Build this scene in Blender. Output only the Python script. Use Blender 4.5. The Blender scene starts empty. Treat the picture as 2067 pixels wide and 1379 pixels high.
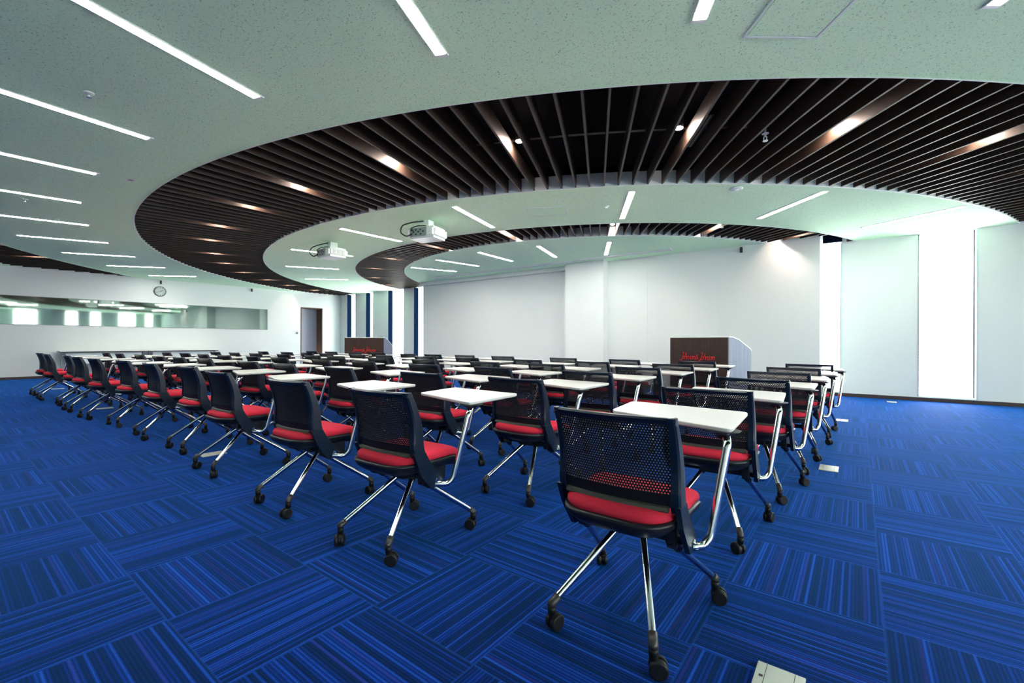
import bpy, bmesh, math, random
from mathutils import Vector, Matrix
random.seed(7)
scn = bpy.context.scene
COL = scn.collection
PI = math.pi
CEIL = 2.82          # ceiling height
HREC = 3.06          # black plenum above the louvers
LC = Vector((-6.547, 12.97))   # centre of the fans of lights and slats
XW, XR, YB, YW = -16.67, 6.5, -4.6, 10.24   # room limits: left, right, back, front facade
YS = 9.45            # front screen wall

# ------------------------------------------------------------------ materials
def new_mat(name):
    m = bpy.data.materials.new(name); m.use_nodes = True
    nt = m.node_tree; b = nt.nodes['Principled BSDF']
    return m, nt, b
def mat(name, col, rough=.5, metal=0.0, spec=.5, noise=0.0, nscale=40, bump=0.0, bscale=200, coat=0.0):
    m, nt, b = new_mat(name)
    b.inputs['Roughness'].default_value = rough
    b.inputs['Metallic'].default_value = metal
    b.inputs['Specular IOR Level'].default_value = spec
    b.inputs['Coat Weight'].default_value = coat
    tc = nt.nodes.new('ShaderNodeTexCoord')
    n = nt.nodes.new('ShaderNodeTexNoise'); n.inputs['Scale'].default_value = nscale; n.inputs['Detail'].default_value = 3
    nt.links.new(tc.outputs['Object'], n.inputs['Vector'])
    mx = nt.nodes.new('ShaderNodeMix'); mx.data_type = 'RGBA'
    c2 = [max(0, c*(1-noise)) for c in col]
    mx.inputs['A'].default_value = (*col, 1); mx.inputs['B'].default_value = (*c2, 1)
    nt.links.new(n.outputs['Fac'], mx.inputs['Factor'])
    nt.links.new(mx.outputs['Result'], b.inputs['Base Color'])
    if bump:
        n2 = nt.nodes.new('ShaderNodeTexNoise'); n2.inputs['Scale'].default_value = bscale
        nt.links.new(tc.outputs['Object'], n2.inputs['Vector'])
        bp = nt.nodes.new('ShaderNodeBump'); bp.inputs['Strength'].default_value = bump; bp.inputs['Distance'].default_value = .002
        nt.links.new(n2.outputs['Fac'], bp.inputs['Height']); nt.links.new(bp.outputs['Normal'], b.inputs['Normal'])
    return m
def emit(name, col, s):
    m, nt, b = new_mat(name)
    b.inputs['Base Color'].default_value = (*[min(1, c) for c in col], 1)
    b.inputs['Emission Color'].default_value = (*col, 1); b.inputs['Emission Strength'].default_value = s
    return m
def wood(name, c1, c2, rough=.45, scale=(60, 60, 3)):
    m, nt, b = new_mat(name)
    tc = nt.nodes.new('ShaderNodeTexCoord'); mp = nt.nodes.new('ShaderNodeMapping'); mp.inputs['Scale'].default_value = scale
    n = nt.nodes.new('ShaderNodeTexNoise'); n.inputs['Scale'].default_value = 1; n.inputs['Detail'].default_value = 4
    cr = nt.nodes.new('ShaderNodeValToRGB'); cr.color_ramp.elements[0].position = .3; cr.color_ramp.elements[1].position = .7
    cr.color_ramp.elements[0].color = (*c1, 1); cr.color_ramp.elements[1].color = (*c2, 1)
    nt.links.new(tc.outputs['Object'], mp.inputs[0]); nt.links.new(mp.outputs[0], n.inputs['Vector'])
    nt.links.new(n.outputs['Fac'], cr.inputs[0]); nt.links.new(cr.outputs[0], b.inputs['Base Color'])
    b.inputs['Roughness'].default_value = rough
    return m
M = {}
M['wall'] = mat('white_wallcovering', (.72, .765, .75), .75, noise=.03, nscale=2, bump=.1, bscale=500, spec=.2)
M['white'] = mat('white_paint', (.83, .90, .88), .5, noise=.03)
M['black'] = mat('black_plastic', (.007, .010, .015), .38, spec=.3, noise=.2)
M['shell'] = mat('blueblack_frame_plastic', (.004, .012, .028), .30, spec=.38, noise=.2)
M['mesh'] = mat('black_perforated_plastic', (.004, .006, .010), .5, spec=.25, noise=.2)
M['lip'] = mat('dark_grey_lip', (.05, .055, .045), .35, noise=.2)
M['chrome'] = mat('chrome', (.82, .86, .86), .12, 1.0, noise=.05)
M['red'] = mat('red_fabric', (.66, .026, .058), .85, noise=.25, nscale=300, bump=.35, bscale=1400, spec=.2)
M['tablet'] = mat('white_laminate', (.78, .79, .78), .28, noise=.02)
M['edge'] = mat('pale_edge_band', (.55, .57, .54), .5, noise=.05)
M['collar'] = mat('dark_grey_collar', (.025, .027, .028), .4, noise=.1)
M['rubber'] = mat('dark_caster_rubber', (.004, .005, .006), .5, spec=.3, noise=.2)
M['brown'] = mat('dark_brown_baseboard', (.045, .026, .022), .5, noise=.2)
M['slat'] = wood('dark_walnut_slat', (.020, .012, .008), (.036, .021, .014), .5, (8, 8, 8))
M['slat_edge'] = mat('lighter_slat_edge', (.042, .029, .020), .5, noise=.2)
M['plenum'] = mat('black_plenum_paint', (.004, .004, .005), .9, noise=.1, spec=.1)
M['ring_wall'] = mat('white_recess_edge', (.72, .82, .82), .6, noise=.02)
M['lect_front'] = wood('dark_walnut_veneer', (.028, .014, .011), (.058, .030, .023), .4, (45, 45, 1.5))
M['lect_side'] = wood('greyblue_veneer', (.13, .16, .24), (.19, .22, .32), .45, (45, 45, 1.5))
M['redink'] = mat('red_lettering', (.75, .012, .02), .4, noise=.02)
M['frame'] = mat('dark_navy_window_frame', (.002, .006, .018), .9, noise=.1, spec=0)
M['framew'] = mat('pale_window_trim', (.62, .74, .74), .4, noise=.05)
M['lamp'] = emit('strip_lamp', (1.0, .98, .93), 26.0)
M['spot'] = emit('downlight_lamp', (1.0, .78, .66), 300.0)
M['alu'] = mat('lamp_housing', (.75, .80, .78), .4, noise=.05)
M['door'] = mat('grey_door_leaf', (.30, .32, .40), .5, noise=.05)
M['doorwood'] = wood('brown_door_reveal', (.06, .03, .015), (.12, .06, .03), .5, (40, 40, 2))
M['dark'] = mat('dark_detail', (.01, .01, .012), .5, noise=.1)
M['grey'] = mat('grey_detail', (.30, .33, .32), .5, noise=.1)
M['plate'] = mat('beige_metal_plate', (.46, .52, .46), .35, noise=.05)
M['clockface'] = mat('pale_clock_face', (.42, .50, .48), .4, noise=.05)
M['proj'] = mat('white_projector_plastic', (.80, .88, .85), .35, noise=.02)
M['projgrey'] = mat('grey_connector_panel', (.28, .36, .34), .5, noise=.1)

def make_ceiling_mat():
    m, nt, b = new_mat('speckled_ceiling_board')
    tc = nt.nodes.new('ShaderNodeTexCoord')
    mp = nt.nodes.new('ShaderNodeMapping'); mp.inputs['Scale'].default_value = (1, 1, 1)
    v = nt.nodes.new('ShaderNodeTexVoronoi'); v.inputs['Scale'].default_value = 62
    n = nt.nodes.new('ShaderNodeTexNoise'); n.inputs['Scale'].default_value = 85; n.inputs['Detail'].default_value = 5; n.inputs['Roughness'].default_value = .75
    nt.links.new(tc.outputs['Object'], mp.inputs[0])
    nt.links.new(mp.outputs[0], v.inputs['Vector']); nt.links.new(mp.outputs[0], n.inputs['Vector'])
    cr = nt.nodes.new('ShaderNodeValToRGB')
    e = cr.color_ramp.elements; e[0].position = .36; e[0].color = (.22, .36, .24, 1); e[1].position = .42; e[1].color = (.71, .97, .71, 1)
    nt.links.new(n.outputs['Fac'], cr.inputs[0]); nt.links.new(cr.outputs[0], b.inputs['Base Color'])
    bp = nt.nodes.new('ShaderNodeBump'); bp.inputs['Strength'].default_value = .5; bp.inputs['Distance'].default_value = .004
    nt.links.new(n.outputs['Fac'], bp.inputs['Height']); nt.links.new(bp.outputs['Normal'], b.inputs['Normal'])
    b.inputs['Roughness'].default_value = .9; b.inputs['Specular IOR Level'].default_value = .15
    return m
M['ceiling'] = make_ceiling_mat()

def make_carpet():
    m, nt, b = new_mat('striped_blue_carpet_tiles')
    N = nt.nodes.new; Lk = nt.links.new
    def math_(op, a, bb=None, c=None):
        n = N('ShaderNodeMath'); n.operation = op
        for i, v in enumerate((a, bb, c)):
            if v is None: continue
            if isinstance(v, (int, float)): n.inputs[i].default_value = v
            else: Lk(v, n.inputs[i])
        return n.outputs[0]
    tc = N('ShaderNodeTexCoord'); sp = N('ShaderNodeSeparateXYZ'); Lk(tc.outputs['Object'], sp.inputs[0])
    u = math_('MULTIPLY', math_('ADD', sp.outputs[0], 1.4265), 2.0)
    v = math_('MULTIPLY', math_('SUBTRACT', sp.outputs[1], 1.0178), 2.0)
    iu, iv = math_('FLOOR', u), math_('FLOOR', v)
    par = math_('FLOORED_MODULO', math_('ADD', iu, iv), 2.0)       # 0: stripes run along y
    fu, fv = math_('SUBTRACT', u, iu), math_('SUBTRACT', v, iv)
    mixf = N('ShaderNodeMix'); Lk(par, mixf.inputs[0]); Lk(u, mixf.inputs[2]); Lk(v, mixf.inputs[3])
    across = mixf.outputs[0]
    cmb = N('ShaderNodeCombineXYZ'); Lk(iu, cmb.inputs[0]); Lk(iv, cmb.inputs[1])
    wn = N('ShaderNodeTexWhiteNoise'); wn.noise_dimensions = '2D'; Lk(cmb.outputs[0], wn.inputs['Vector'])
    off = math_('MULTIPLY', wn.outputs['Value'], 50.0)
    s = math_('ADD', math_('MULTIPLY', across, 1.0), off)
    # yarn rows: random value per 1/44 tile
    c1 = N('ShaderNodeTexWhiteNoise'); c1.noise_dimensions = '1D'; Lk(math_('FLOOR', math_('MULTIPLY', s, 42.0)), c1.inputs['W'])
    n1 = N('ShaderNodeTexNoise'); n1.noise_dimensions = '1D'; n1.inputs['Scale'].default_value = 9; n1.inputs['Detail'].default_value = 2
    Lk(s, n1.inputs['W'])
    fr = math_('SUBTRACT', math_('MULTIPLY', s, 42.0), math_('FLOOR', math_('MULTIPLY', s, 42.0)))
    yarn = math_('SUBTRACT', 1.0, math_('ABSOLUTE', math_('SUBTRACT', math_('MULTIPLY', fr, 2.0), 1.0)))
    val = math_('ADD', math_('ADD', math_('MULTIPLY', c1.outputs['Value'], .48), math_('MULTIPLY', n1.outputs['Fac'], .22)), math_('MULTIPLY', yarn, .30))
    cr = N('ShaderNodeValToRGB'); e = cr.color_ramp.elements
    e[0].position = .24; e[0].color = (.0003, .0009, .013, 1)
    e[1].position = .92; e[1].color = (.013, .078, .44, 1)
    q = cr.color_ramp.elements.new(.46); q.color = (.0008, .0036, .066, 1)
    q = cr.color_ramp.elements.new(.68); q.color = (.0030, .019, .20, 1)
    Lk(val, cr.inputs[0])
    # a few purple yarns
    c2 = N('ShaderNodeTexWhiteNoise'); c2.noise_dimensions = '1D'; Lk(math_('ADD', math_('FLOOR', math_('MULTIPLY', s, 42.0)), 7000.5), c2.inputs['W'])
    pm = N('ShaderNodeMix'); pm.data_type = 'RGBA'; Lk(math_('MULTIPLY', math_('GREATER_THAN', c2.outputs['Value'], .92), .5), pm.inputs['Factor'])
    Lk(cr.outputs[0], pm.inputs['A']); pm.inputs['B'].default_value = (.018, .010, .13, 1)
    # loop pile grain
    g = N('ShaderNodeTexNoise'); g.inputs['Scale'].default_value = 260; g.inputs['Detail'].default_value = 2; Lk(tc.outputs['Object'], g.inputs['Vector'])
    gm = N('ShaderNodeMix'); gm.data_type = 'RGBA'; gm.blend_type = 'MULTIPLY'; gm.inputs['Factor'].default_value = 1
    gr = N('ShaderNodeValToRGB'); gr.color_ramp.elements[0].position = .3; gr.color_ramp.elements[0].color = (.65, .65, .65, 1); gr.color_ramp.elements[1].position = .7; gr.color_ramp.elements[1].color = (1.3, 1.3, 1.3, 1)
    Lk(g.outputs['Fac'], gr.inputs[0]); Lk(pm.outputs['Result'], gm.inputs['A']); Lk(gr.outputs[0], gm.inputs['B'])
    # seams
    seam = math_('MAXIMUM', math_('MAXIMUM', math_('LESS_THAN', fu, .008), math_('GREATER_THAN', fu, .992)),
                 math_('MAXIMUM', math_('LESS_THAN', fv, .008), math_('GREATER_THAN', fv, .992)))
    sm = N('ShaderNodeMix'); sm.data_type = 'RGBA'; Lk(math_('MULTIPLY', seam, .4), sm.inputs['Factor'])
    Lk(gm.outputs['Result'], sm.inputs['A']); sm.inputs['B'].default_value = (.010, .045, .22, 1)
    Lk(sm.outputs['Result'], b.inputs['Base Color'])
    bp = N('ShaderNodeBump'); bp.inputs['Strength'].default_value = .35; bp.inputs['Distance'].default_value = .003
    Lk(math_('ADD', val, math_('MULTIPLY', g.outputs['Fac'], .6)), bp.inputs['Height']); Lk(bp.outputs['Normal'], b.inputs['Normal'])
    b.inputs['Roughness'].default_value = .85; b.inputs['Specular IOR Level'].default_value = .05
    b.inputs['Sheen Weight'].default_value = .38; b.inputs['Sheen Roughness'].default_value = .5
    b.inputs['Sheen Tint'].default_value = (.03, .30, 1, 1)
    return m
M['carpet'] = make_carpet()

def glass_mat():
    m = bpy.data.materials.new('window_glass'); m.use_nodes = True; nt = m.node_tree; nt.nodes.clear()
    o = nt.nodes.new('ShaderNodeOutputMaterial'); t = nt.nodes.new('ShaderNodeBsdfTransparent'); t.inputs[0].default_value = (.97, .99, 1, 1)
    g = nt.nodes.new('ShaderNodeBsdfGlossy'); g.inputs['Roughness'].default_value = .02; g.inputs[0].default_value = (.9, .95, 1, 1)
    lw = nt.nodes.new('ShaderNodeLayerWeight'); pw = nt.nodes.new('ShaderNodeMath'); pw.operation = 'POWER'; pw.inputs[1].default_value = 5
    nt.links.new(lw.outputs['Facing'], pw.inputs[0]); f = nt.nodes.new('ShaderNodeMath'); f.operation = 'MULTIPLY_ADD'; f.inputs[1].default_value = .8; f.inputs[2].default_value = .03; nt.links.new(pw.outputs[0], f.inputs[0])
    mx = nt.nodes.new('ShaderNodeMixShader'); nt.links.new(f.outputs[0], mx.inputs[0]); nt.links.new(t.outputs[0], mx.inputs[1]); nt.links.new(g.outputs[0], mx.inputs[2])
    nt.links.new(mx.outputs[0], o.inputs[0]); return m
M['glass'] = glass_mat()
M['mirror'] = mat('dark_tinted_mirror_glass', (.46, .58, .52), .03, 1.0, noise=.02, nscale=1)

# ------------------------------------------------------------------ mesh helpers
class MB:
    def __init__(s): s.bm = bmesh.new(); s.slots = []
    def mi(s, m):
        if m not in s.slots: s.slots.append(m)
        return s.slots.index(m)
    def face(s, vs, m=None, smooth=False):
        try: f = s.bm.faces.new(vs)
        except ValueError: return None
        f.material_index = s.mi(m) if m else 0; f.smooth = smooth; return f
    def box(s, x0, x1, y0, y1, z0, z1, m=None, bev=0, mtx=None):
        b2 = bmesh.new(); bmesh.ops.create_cube(b2, size=1)
        for v in b2.verts:
            v.co = Vector((x0+(v.co.x+.5)*(x1-x0), y0+(v.co.y+.5)*(y1-y0), z0+(v.co.z+.5)*(z1-z0)))
        if bev: bmesh.ops.bevel(b2, geom=b2.edges[:], offset=bev, segments=2, affect='EDGES', profile=.6)
        s.add(b2, m, mtx)
    def add(s, b2, m=None, mtx=None, smooth=False):
        mi = s.mi(m) if m else 0; mp = {}
        for v in b2.verts: mp[v] = s.bm.verts.new(mtx @ v.co if mtx else v.co)
        for f in b2.faces:
            try:
                g = s.bm.faces.new([mp[v] for v in f.verts]); g.material_index = mi; g.smooth = smooth
            except ValueError: pass
        b2.free()
    def loft(s, rings, m=None, cap=True, closed=True, smooth=False):
        R = [[s.bm.verts.new(p) for p in r] for r in rings]
        n = len(R[0])
        for a, b in zip(R, R[1:]):
            for i in range(n if closed else n-1):
                s.face([a[i], a[(i+1) % n], b[(i+1) % n], b[i]], m, smooth)
        if cap and closed: s.face(list(reversed(R[0])), m); s.face(R[-1], m)
    def tube(s, pts, r, m=None, seg=10, cap=True):
        pts = [Vector(p) for p in pts]; rs = r if isinstance(r, (list, tuple)) else [r]*len(pts)
        t0 = (pts[1]-pts[0]).normalized(); up = Vector((0, 0, 1)) if abs(t0.z) < .9 else Vector((1, 0, 0))
        nrm = t0.cross(up).normalized(); rings = []
        for i, p in enumerate(pts):
            if i == 0: t = t0
            elif i == len(pts)-1: t = (pts[-1]-pts[-2]).normalized()
            else: t = ((pts[i]-pts[i-1]).normalized()+(pts[i+1]-pts[i]).normalized()).normalized()
            nrm = (nrm - t*nrm.dot(t)).normalized(); bn = t.cross(nrm)
            rings.append([p+(nrm*math.cos(2*PI*k/seg)+bn*math.sin(2*PI*k/seg))*rs[i] for k in range(seg)])
        s.loft(rings, m, cap, smooth=True)
    def cyl(s, a, b, r, m=None, seg=16): s.tube([a, b], r, m, seg)
    def prism(s, poly, z0, z1, m=None, top=None):
        a = [s.bm.verts.new((x, y, z0)) for x, y in poly]; b = [s.bm.verts.new((x, y, z1)) for x, y in poly]
        n = len(poly)
        s.face(list(reversed(a)), m); s.face(b, top or m)
        for i in range(n): s.face([a[i], a[(i+1) % n], b[(i+1) % n], b[i]], m)
    def build(s, name, m=None, parent=None, loc=None, rz=0):
        if m and not s.slots: s.slots = [m]
        elif not s.slots: s.slots = [M['white']]
        bmesh.ops.recalc_face_normals(s.bm, faces=s.bm.faces[:])
        me = bpy.data.meshes.new(name); s.bm.to_mesh(me); s.bm.free()
        for x in s.slots: me.materials.append(x)
        o = bpy.data.objects.new(name, me); COL.objects.link(o)
        if parent: o.parent = parent
        if loc: o.location = loc
        o.rotation_euler.z = rz
        return o
def tag(o, label=None, cat=None, group=None, kind=None):
    if label: o['label'] = label
    if cat: o['category'] = cat
    if group: o['group'] = group
    if kind: o['kind'] = kind
    return o
def empty(name, loc=(0, 0, 0), rz=0):
    o = bpy.data.objects.new(name, None); COL.objects.link(o); o.location = loc; o.rotation_euler.z = rz; o.empty_display_size = .1
    return o
def rounded(poly, r, n=5):
    out = []
    k = len(poly)
    for i in range(k):
        p0, p, p1 = Vector(poly[i-1]), Vector(poly[i]), Vector(poly[(i+1) % k])
        a = p+(p0-p).normalized()*r; b = p+(p1-p).normalized()*r
        for j in range(n+1):
            t = j/n; q = a.lerp(p, t).lerp(p.lerp(b, t), t); out.append((q.x, q.y))
    return out
def smooth_path(pts, r, n=5):
    pts = [Vector(p) for p in pts]; out = [pts[0]]
    for i in range(1, len(pts)-1):
        p0, p, p1 = pts[i-1], pts[i], pts[i+1]
        rr = min(r, (p0-p).length*.45, (p1-p).length*.45)
        a = p+(p0-p).normalized()*rr; b = p+(p1-p).normalized()*rr
        for j in range(n+1):
            t = j/n; out.append(a.lerp(p, t).lerp(p.lerp(b, t), t))
    out.append(pts[-1]); return out

# ------------------------------------------------------------------ ceiling, louver rings
C_O1, R_O1 = Vector((-6.527, 12.353)), 10.66
C_I1, R_I1 = Vector((-6.757, 12.862)), 9.11
C_O2, R_O2 = Vector((-6.439, 12.22)), 6.694
C_I2, R_I2 = Vector((-6.117, 11.743)), 5.286
C_0I, R_0I = Vector((-6.547, 12.97)), 13.72
C_0O, R_0O = Vector((-6.547, 12.97)), 15.4
NS = 360
def circ(C, R, z, n=NS): return [(C.x+R*math.cos(2*PI*i/n), C.y+R*math.sin(2*PI*i/n), z) for i in range(n)]
def clip(bm, x0=XW, x1=XR, y0=YB, y1=YW):
    for co, no in (((x0, 0, 0), (-1, 0, 0)), ((x1, 0, 0), (1, 0, 0)), ((0, y0, 0), (0, -1, 0)), ((0, y1, 0), (0, 1, 0))):
        g = bm.verts[:]+bm.edges[:]+bm.faces[:]
        bmesh.ops.bisect_plane(bm, geom=g, plane_co=co, plane_no=no, clear_outer=True)
def disc(mb, C, R, z, m): mb.face([mb.bm.verts.new(p) for p in circ(C, R, z)], m)
mb = MB(); cm = M['ceiling']; rw = M['ring_wall']; pl = M['plenum']
def annul(a, b, z, m):
    mb.loft([circ(*a, z), circ(*b, z)], m, cap=False)
annul((LC, 40), (C_0O, R_0O), CEIL, cm)
annul((C_0I, R_0I), (C_O1, R_O1), CEIL, cm)
annul((C_I1, R_I1), (C_O2, R_O2), CEIL, cm)
disc(mb, C_I2, R_I2, CEIL, cm)
ZB = CEIL+.16
for C, R in ((C_0O, R_0O), (C_0I, R_0I), (C_O1, R_O1), (C_I1, R_I1), (C_O2, R_O2), (C_I2, R_I2)):
    mb.loft([circ(C, R, CEIL), circ(C, R, ZB)], rw, cap=False)
    mb.loft([circ(C, R, ZB), circ(C, R, HREC)], pl, cap=False)
clip(mb.bm)
ceil = mb.build('ceiling'); tag(ceil, kind='structure')
# dark slab closing the top of the louver recesses
mb = MB(); mb.box(XW-.2, XR+.2, YB-.2, YW+.2, HREC, HREC+.08, pl)
tag(mb.build('ceiling_slab'), kind='structure'); bpy.data.objects['ceiling_slab'].name = 'ceiling.001'
# thin white edge trims round the rings
k = 1
for C, R, sgn in ((C_O1, R_O1, -1), (C_I1, R_I1, 1), (C_O2, R_O2, -1), (C_I2, R_I2, 1), (C_0I, R_0I, 1)):
    mb = MB()
    mb.loft([circ(C, R+.012*sgn*-1, CEIL-.006), circ(C, R, CEIL-.006), circ(C, R, CEIL+.01)], M['white'], cap=False)
    clip(mb.bm)
    tag(mb.build('trim_%d' % k), kind='structure'); k += 1

def ray_circle(ang, C, R):
    d = Vector((math.cos(ang), math.sin(ang))); o = LC-C
    b = o.dot(d); c = o.dot(o)-R*R; disc_ = b*b-c
    return -b+math.sqrt(disc_)
def inside(x, y, m=.03): return XW+m < x < XR-m and YB+m < y < YW-.06
SLAT_STEP = 1.045
def louver(name, label, Ci, Ri, Co, Ro, a0, a1, step, phase=0):
    mb = MB(); t = .0095
    n = int((a1-a0)/step)
    for i in range(n+1):
        a = math.radians(a0+phase+i*step); d = Vector((math.cos(a), math.sin(a))); p = Vector((-d.y, d.x))*t
        ri = ray_circle(a, Ci, Ri)+.004; ro = ray_circle(a, Co, Ro)-.004
        # clip to the room
        s0, s1 = ri, ro
        for axis, lo, hi in ((0, XW+.03, XR-.03), (1, YB+.03, YW-.03)):
            o = LC[axis]; dd = d[axis]
            if abs(dd) < 1e-6: continue
            ta, tb = (lo-o)/dd, (hi-o)/dd
            if ta > tb: ta, tb = tb, ta
            s0, s1 = max(s0, ta), min(s1, tb)
        # keep in front of the projecting screen wall
        if d.y < 0:
            xa = LC.x+d.x*s0; ya = LC.y+d.y*s0
            if -10.95 < xa < -.5 and ya > YS-.03:
                s0 = max(s0, (YS-.03-LC.y)/d.y)
        if s1-s0 < .05: continue
        A = LC+d*s0; B = LC+d*s1
        q = [A-p, B-p, B+p, A+p]
        mb.prism([(v.x, v.y) for v in q], CEIL+.004, CEIL+.150, M['slat'])
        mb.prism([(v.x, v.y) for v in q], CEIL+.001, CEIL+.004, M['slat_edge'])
    def between(q, r_):   # point between the two rim circles on the ray
        a_ = math.radians(q); u = Vector((math.cos(a_), math.sin(a_))); e0, e1 = ray_circle(a_, Ci, Ri), ray_circle(a_, Co, Ro); v = LC+u*(e0+(e1-e0)*r_); return v
    bm2 = bmesh.new(); N = 160; prev = None
    for i in range(N+1):
        q = a0+(a1-a0)*i/N; A, B = between(q, .49), between(q, .51)
        cur = [bm2.verts.new((A.x, A.y, CEIL+.150)), bm2.verts.new((B.x, B.y, CEIL+.150)), bm2.verts.new((B.x, B.y, CEIL+.165)), bm2.verts.new((A.x, A.y, CEIL+.165))]
        if prev:
            for k in range(4): bm2.faces.new([prev[k], prev[(k+1) % 4], cur[(k+1) % 4], cur[k]])
        prev = cur
    clip(bm2, XW+.03, XR-.03, YB+.03, YW-.03); mb.add(bm2, M['slat'])
    o = mb.build(name, M['slat'])
    tag(o, label, 'ceiling louver', 'dark slat bands in the ceiling')
    return o
louver('ceiling_louver', 'widest curved band of dark brown wooden slats sweeping across the white ceiling', C_I1, R_I1, C_O1, R_O1, -176, -4, SLAT_STEP, .35)
louver('ceiling_louver', 'smaller inner curved band of dark brown slats near the front wall', C_I2, R_I2, C_O2, R_O2, -176, -4, 1.2, .2)
louver('ceiling_louver', 'dark slat band cut off by the left wall above the long mirror', C_0I, R_0I, C_0O, R_0O, -165, -40, .82, .1)

# ------------------------------------------------------------------ ceiling lights
def strip_proto(Lg):
    r = empty('strip_light')
    h = MB(); w = .042
    h.box(0, Lg, -w, -w+.008, -.008, 0); h.box(0, Lg, w-.008, w, -.008, 0)
    h.box(-.03, 0, -w, w, -.008, 0); h.box(Lg, Lg+.03, -w, w, -.008, 0)
    h.build('housing', M['alu'], r)
    d = MB(); d.box(.0, Lg, -w+.008, w-.008, -.0095, 0); d.build('diffuser', M['lamp'], r)
    return r
def copy_tree(o, parent=None):
    c = o.copy(); COL.objects.link(c)
    if parent: c.parent = parent; c.matrix_parent_inverse = o.matrix_parent_inverse.copy()
    for ch in list(o.children): copy_tree(ch, c)
    return c
ORD = ['first', 'second', 'third', 'fourth', 'fifth', 'sixth', 'seventh', 'eighth', 'ninth', 'tenth', 'eleventh', 'twelfth', 'thirteenth', 'fourteenth', 'fifteenth', 'sixteenth', 'seventeenth']
sp = strip_proto(1.2); first = True
def place_strip(r0, a, label, group):
    global first
    o = sp if first else copy_tree(sp); first = False
    a = math.radians(a); d = Vector((math.cos(a), math.sin(a)))
    o.location = (LC.x+d.x*r0, LC.y+d.y*r0, CEIL); o.rotation_euler.z = a
    tag(o, label, 'ceiling light', group)
for i in range(12):
    w = 'rightmost' if i == 0 else ('leftmost and farthest' if i == 11 else ORD[i]+' from the right')
    place_strip(11.84, -53-7.5*i, 'slim recessed strip light in the outermost ceiling arc, ' + w, 'strip lights of the outermost ceiling arc')
for i in range(8):
    w = 'rightmost' if i == 0 else ('leftmost' if i == 7 else ORD[i]+' from the right')
    place_strip(7.67, -30.4-15.1*i, 'slim recessed strip light between the two slat bands, ' + w, 'strip lights between the slat bands')
for i in range(5):
    w = 'rightmost' if i == 0 else ('leftmost' if i == 4 else ORD[i]+' from the right')
    place_strip(4.87, -61.3-12.6*i, 'slim recessed strip light inside the small slat band near screen wall, ' + w, 'strip lights by the screen wall')
# downlights between the slats
def down_proto():
    r = empty('downlight')
    b = MB(); b.cyl((0, 0, .004), (0, 0, .10), .042); b.build('housing', M['dark'], r)
    l = MB(); l.cyl((0, 0, 0), (0, 0, .003), .035); l.build('lamp', M['spot'], r)
    return r
dp = down_proto(); dfirst = True
def place_down(rr, adeg, step, phase, a0, label, group):
    global dfirst
    # sit in the middle of the gap between two slats
    k = round((adeg-a0-phase)/step-.5)+.5; a = math.radians(a0+phase+k*step)
    x, y = LC.x+rr*math.cos(a), LC.y+rr*math.sin(a)
    if not inside(x, y, .12): return
    o = dp if dfirst else copy_tree(dp); dfirst = False
    o.location = (x, y, CEIL+.13)
    tag(o, label, 'downlight', group)
for i in range(16):
    w = 'rightmost' if i == 0 else ('leftmost' if i == 15 else ORD[i]+' from the right')
    place_down(10.2, -36-7.85*i, SLAT_STEP, .35, -176, 'warm round downlight glowing between slats of the widest slat band, '+w, 'downlights of the widest slat band')
for i in range(9):
    w = 'rightmost' if i == 0 else ('leftmost' if i == 8 else ORD[i]+' from the right')
    place_down(6.8, -33.5-14.1*i, 1.2, .2, -176, 'warm round downlight glowing between slats of the small slat band, '+w, 'downlights of the small slat band')
for i, (x, y) in enumerate(((-14.46, 1.42), (-13.35, .55))):
    a = math.degrees(math.atan2(y-LC.y, x-LC.x))
    place_down((Vector((x, y))-LC).length, a, .82, .1, -165, 'warm downlight in the slat band above the mirror, '+('far one' if i == 0 else 'near one'), 'downlights above the mirror')

# ------------------------------------------------------------------ room shell
mb = MB(); mb.box(XW-.2, XR+.2, YB-.2, YW+.2, -.1, 0); tag(mb.build('floor', M['carpet']), kind='structure')
TOP = HREC
def wall_grid(name, axis, pos, thick, lo, hi, holes, z1=TOP):
    """wall along an axis with rectangular holes (a,b,z0,z1); body from pos to pos+thick"""
    mb = MB(); us = sorted({lo, hi, *[h[0] for h in holes], *[h[1] for h in holes]})
    for a, b in zip(us, us[1:]):
        hs = [h for h in holes if h[0] <= a+1e-6 and h[1] >= b-1e-6]
        segs = []
        if not hs: segs = [(0, z1)]
        else:
            h = hs[0]
            if h[2] > 0: segs.append((0, h[2]))
            if h[3] < z1: segs.append((h[3], z1))
        for s0, s1 in segs:
            p0, p1 = min(pos, pos+thick), max(pos, pos+thick)
            if axis == 'x': mb.box(a, b, p0, p1, s0, s1)
            else: mb.box(p0, p1, a, b, s0, s1)
    bmesh.ops.remove_doubles(mb.bm, verts=mb.bm.verts[:], dist=1e-5)
    # drop internal duplicated faces
    seen = {}
    for f in mb.bm.faces[:]:
        key = tuple(round(c, 4) for c in f.calc_center_median())
        if key in seen:
            for g in (f, seen[key]):
                if g.is_valid: mb.bm.faces.remove(g)
        else: seen[key] = f
    o = mb.build(name, M['wall']); tag(o, kind='structure'); return o
WT = 2.835
fwin = [(-16.18, -15.62, .07, WT), (-14.92, -14.48, .07, WT), (-13.56, -12.68, .07, WT), (-12.14, -11.66, .07, WT), (-.57, -.24, .07, WT), (.80, 1.51, .07, WT)]
wall_grid('wall_front', 'x', YW, .20, XW-.2, XR+.2, fwin)
rwin = [(-3.6, -2.5, .07, WT), (-1.2, -.2, .07, WT), (1.1, 2.1, .07, WT), (3.17, 4.12, .07, WT), (5.38, 5.93, .07, WT), (6.55, 7.03, .07, WT), (7.97, 8.84, .07, WT), (9.42, 9.81, .07, WT)]
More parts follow.
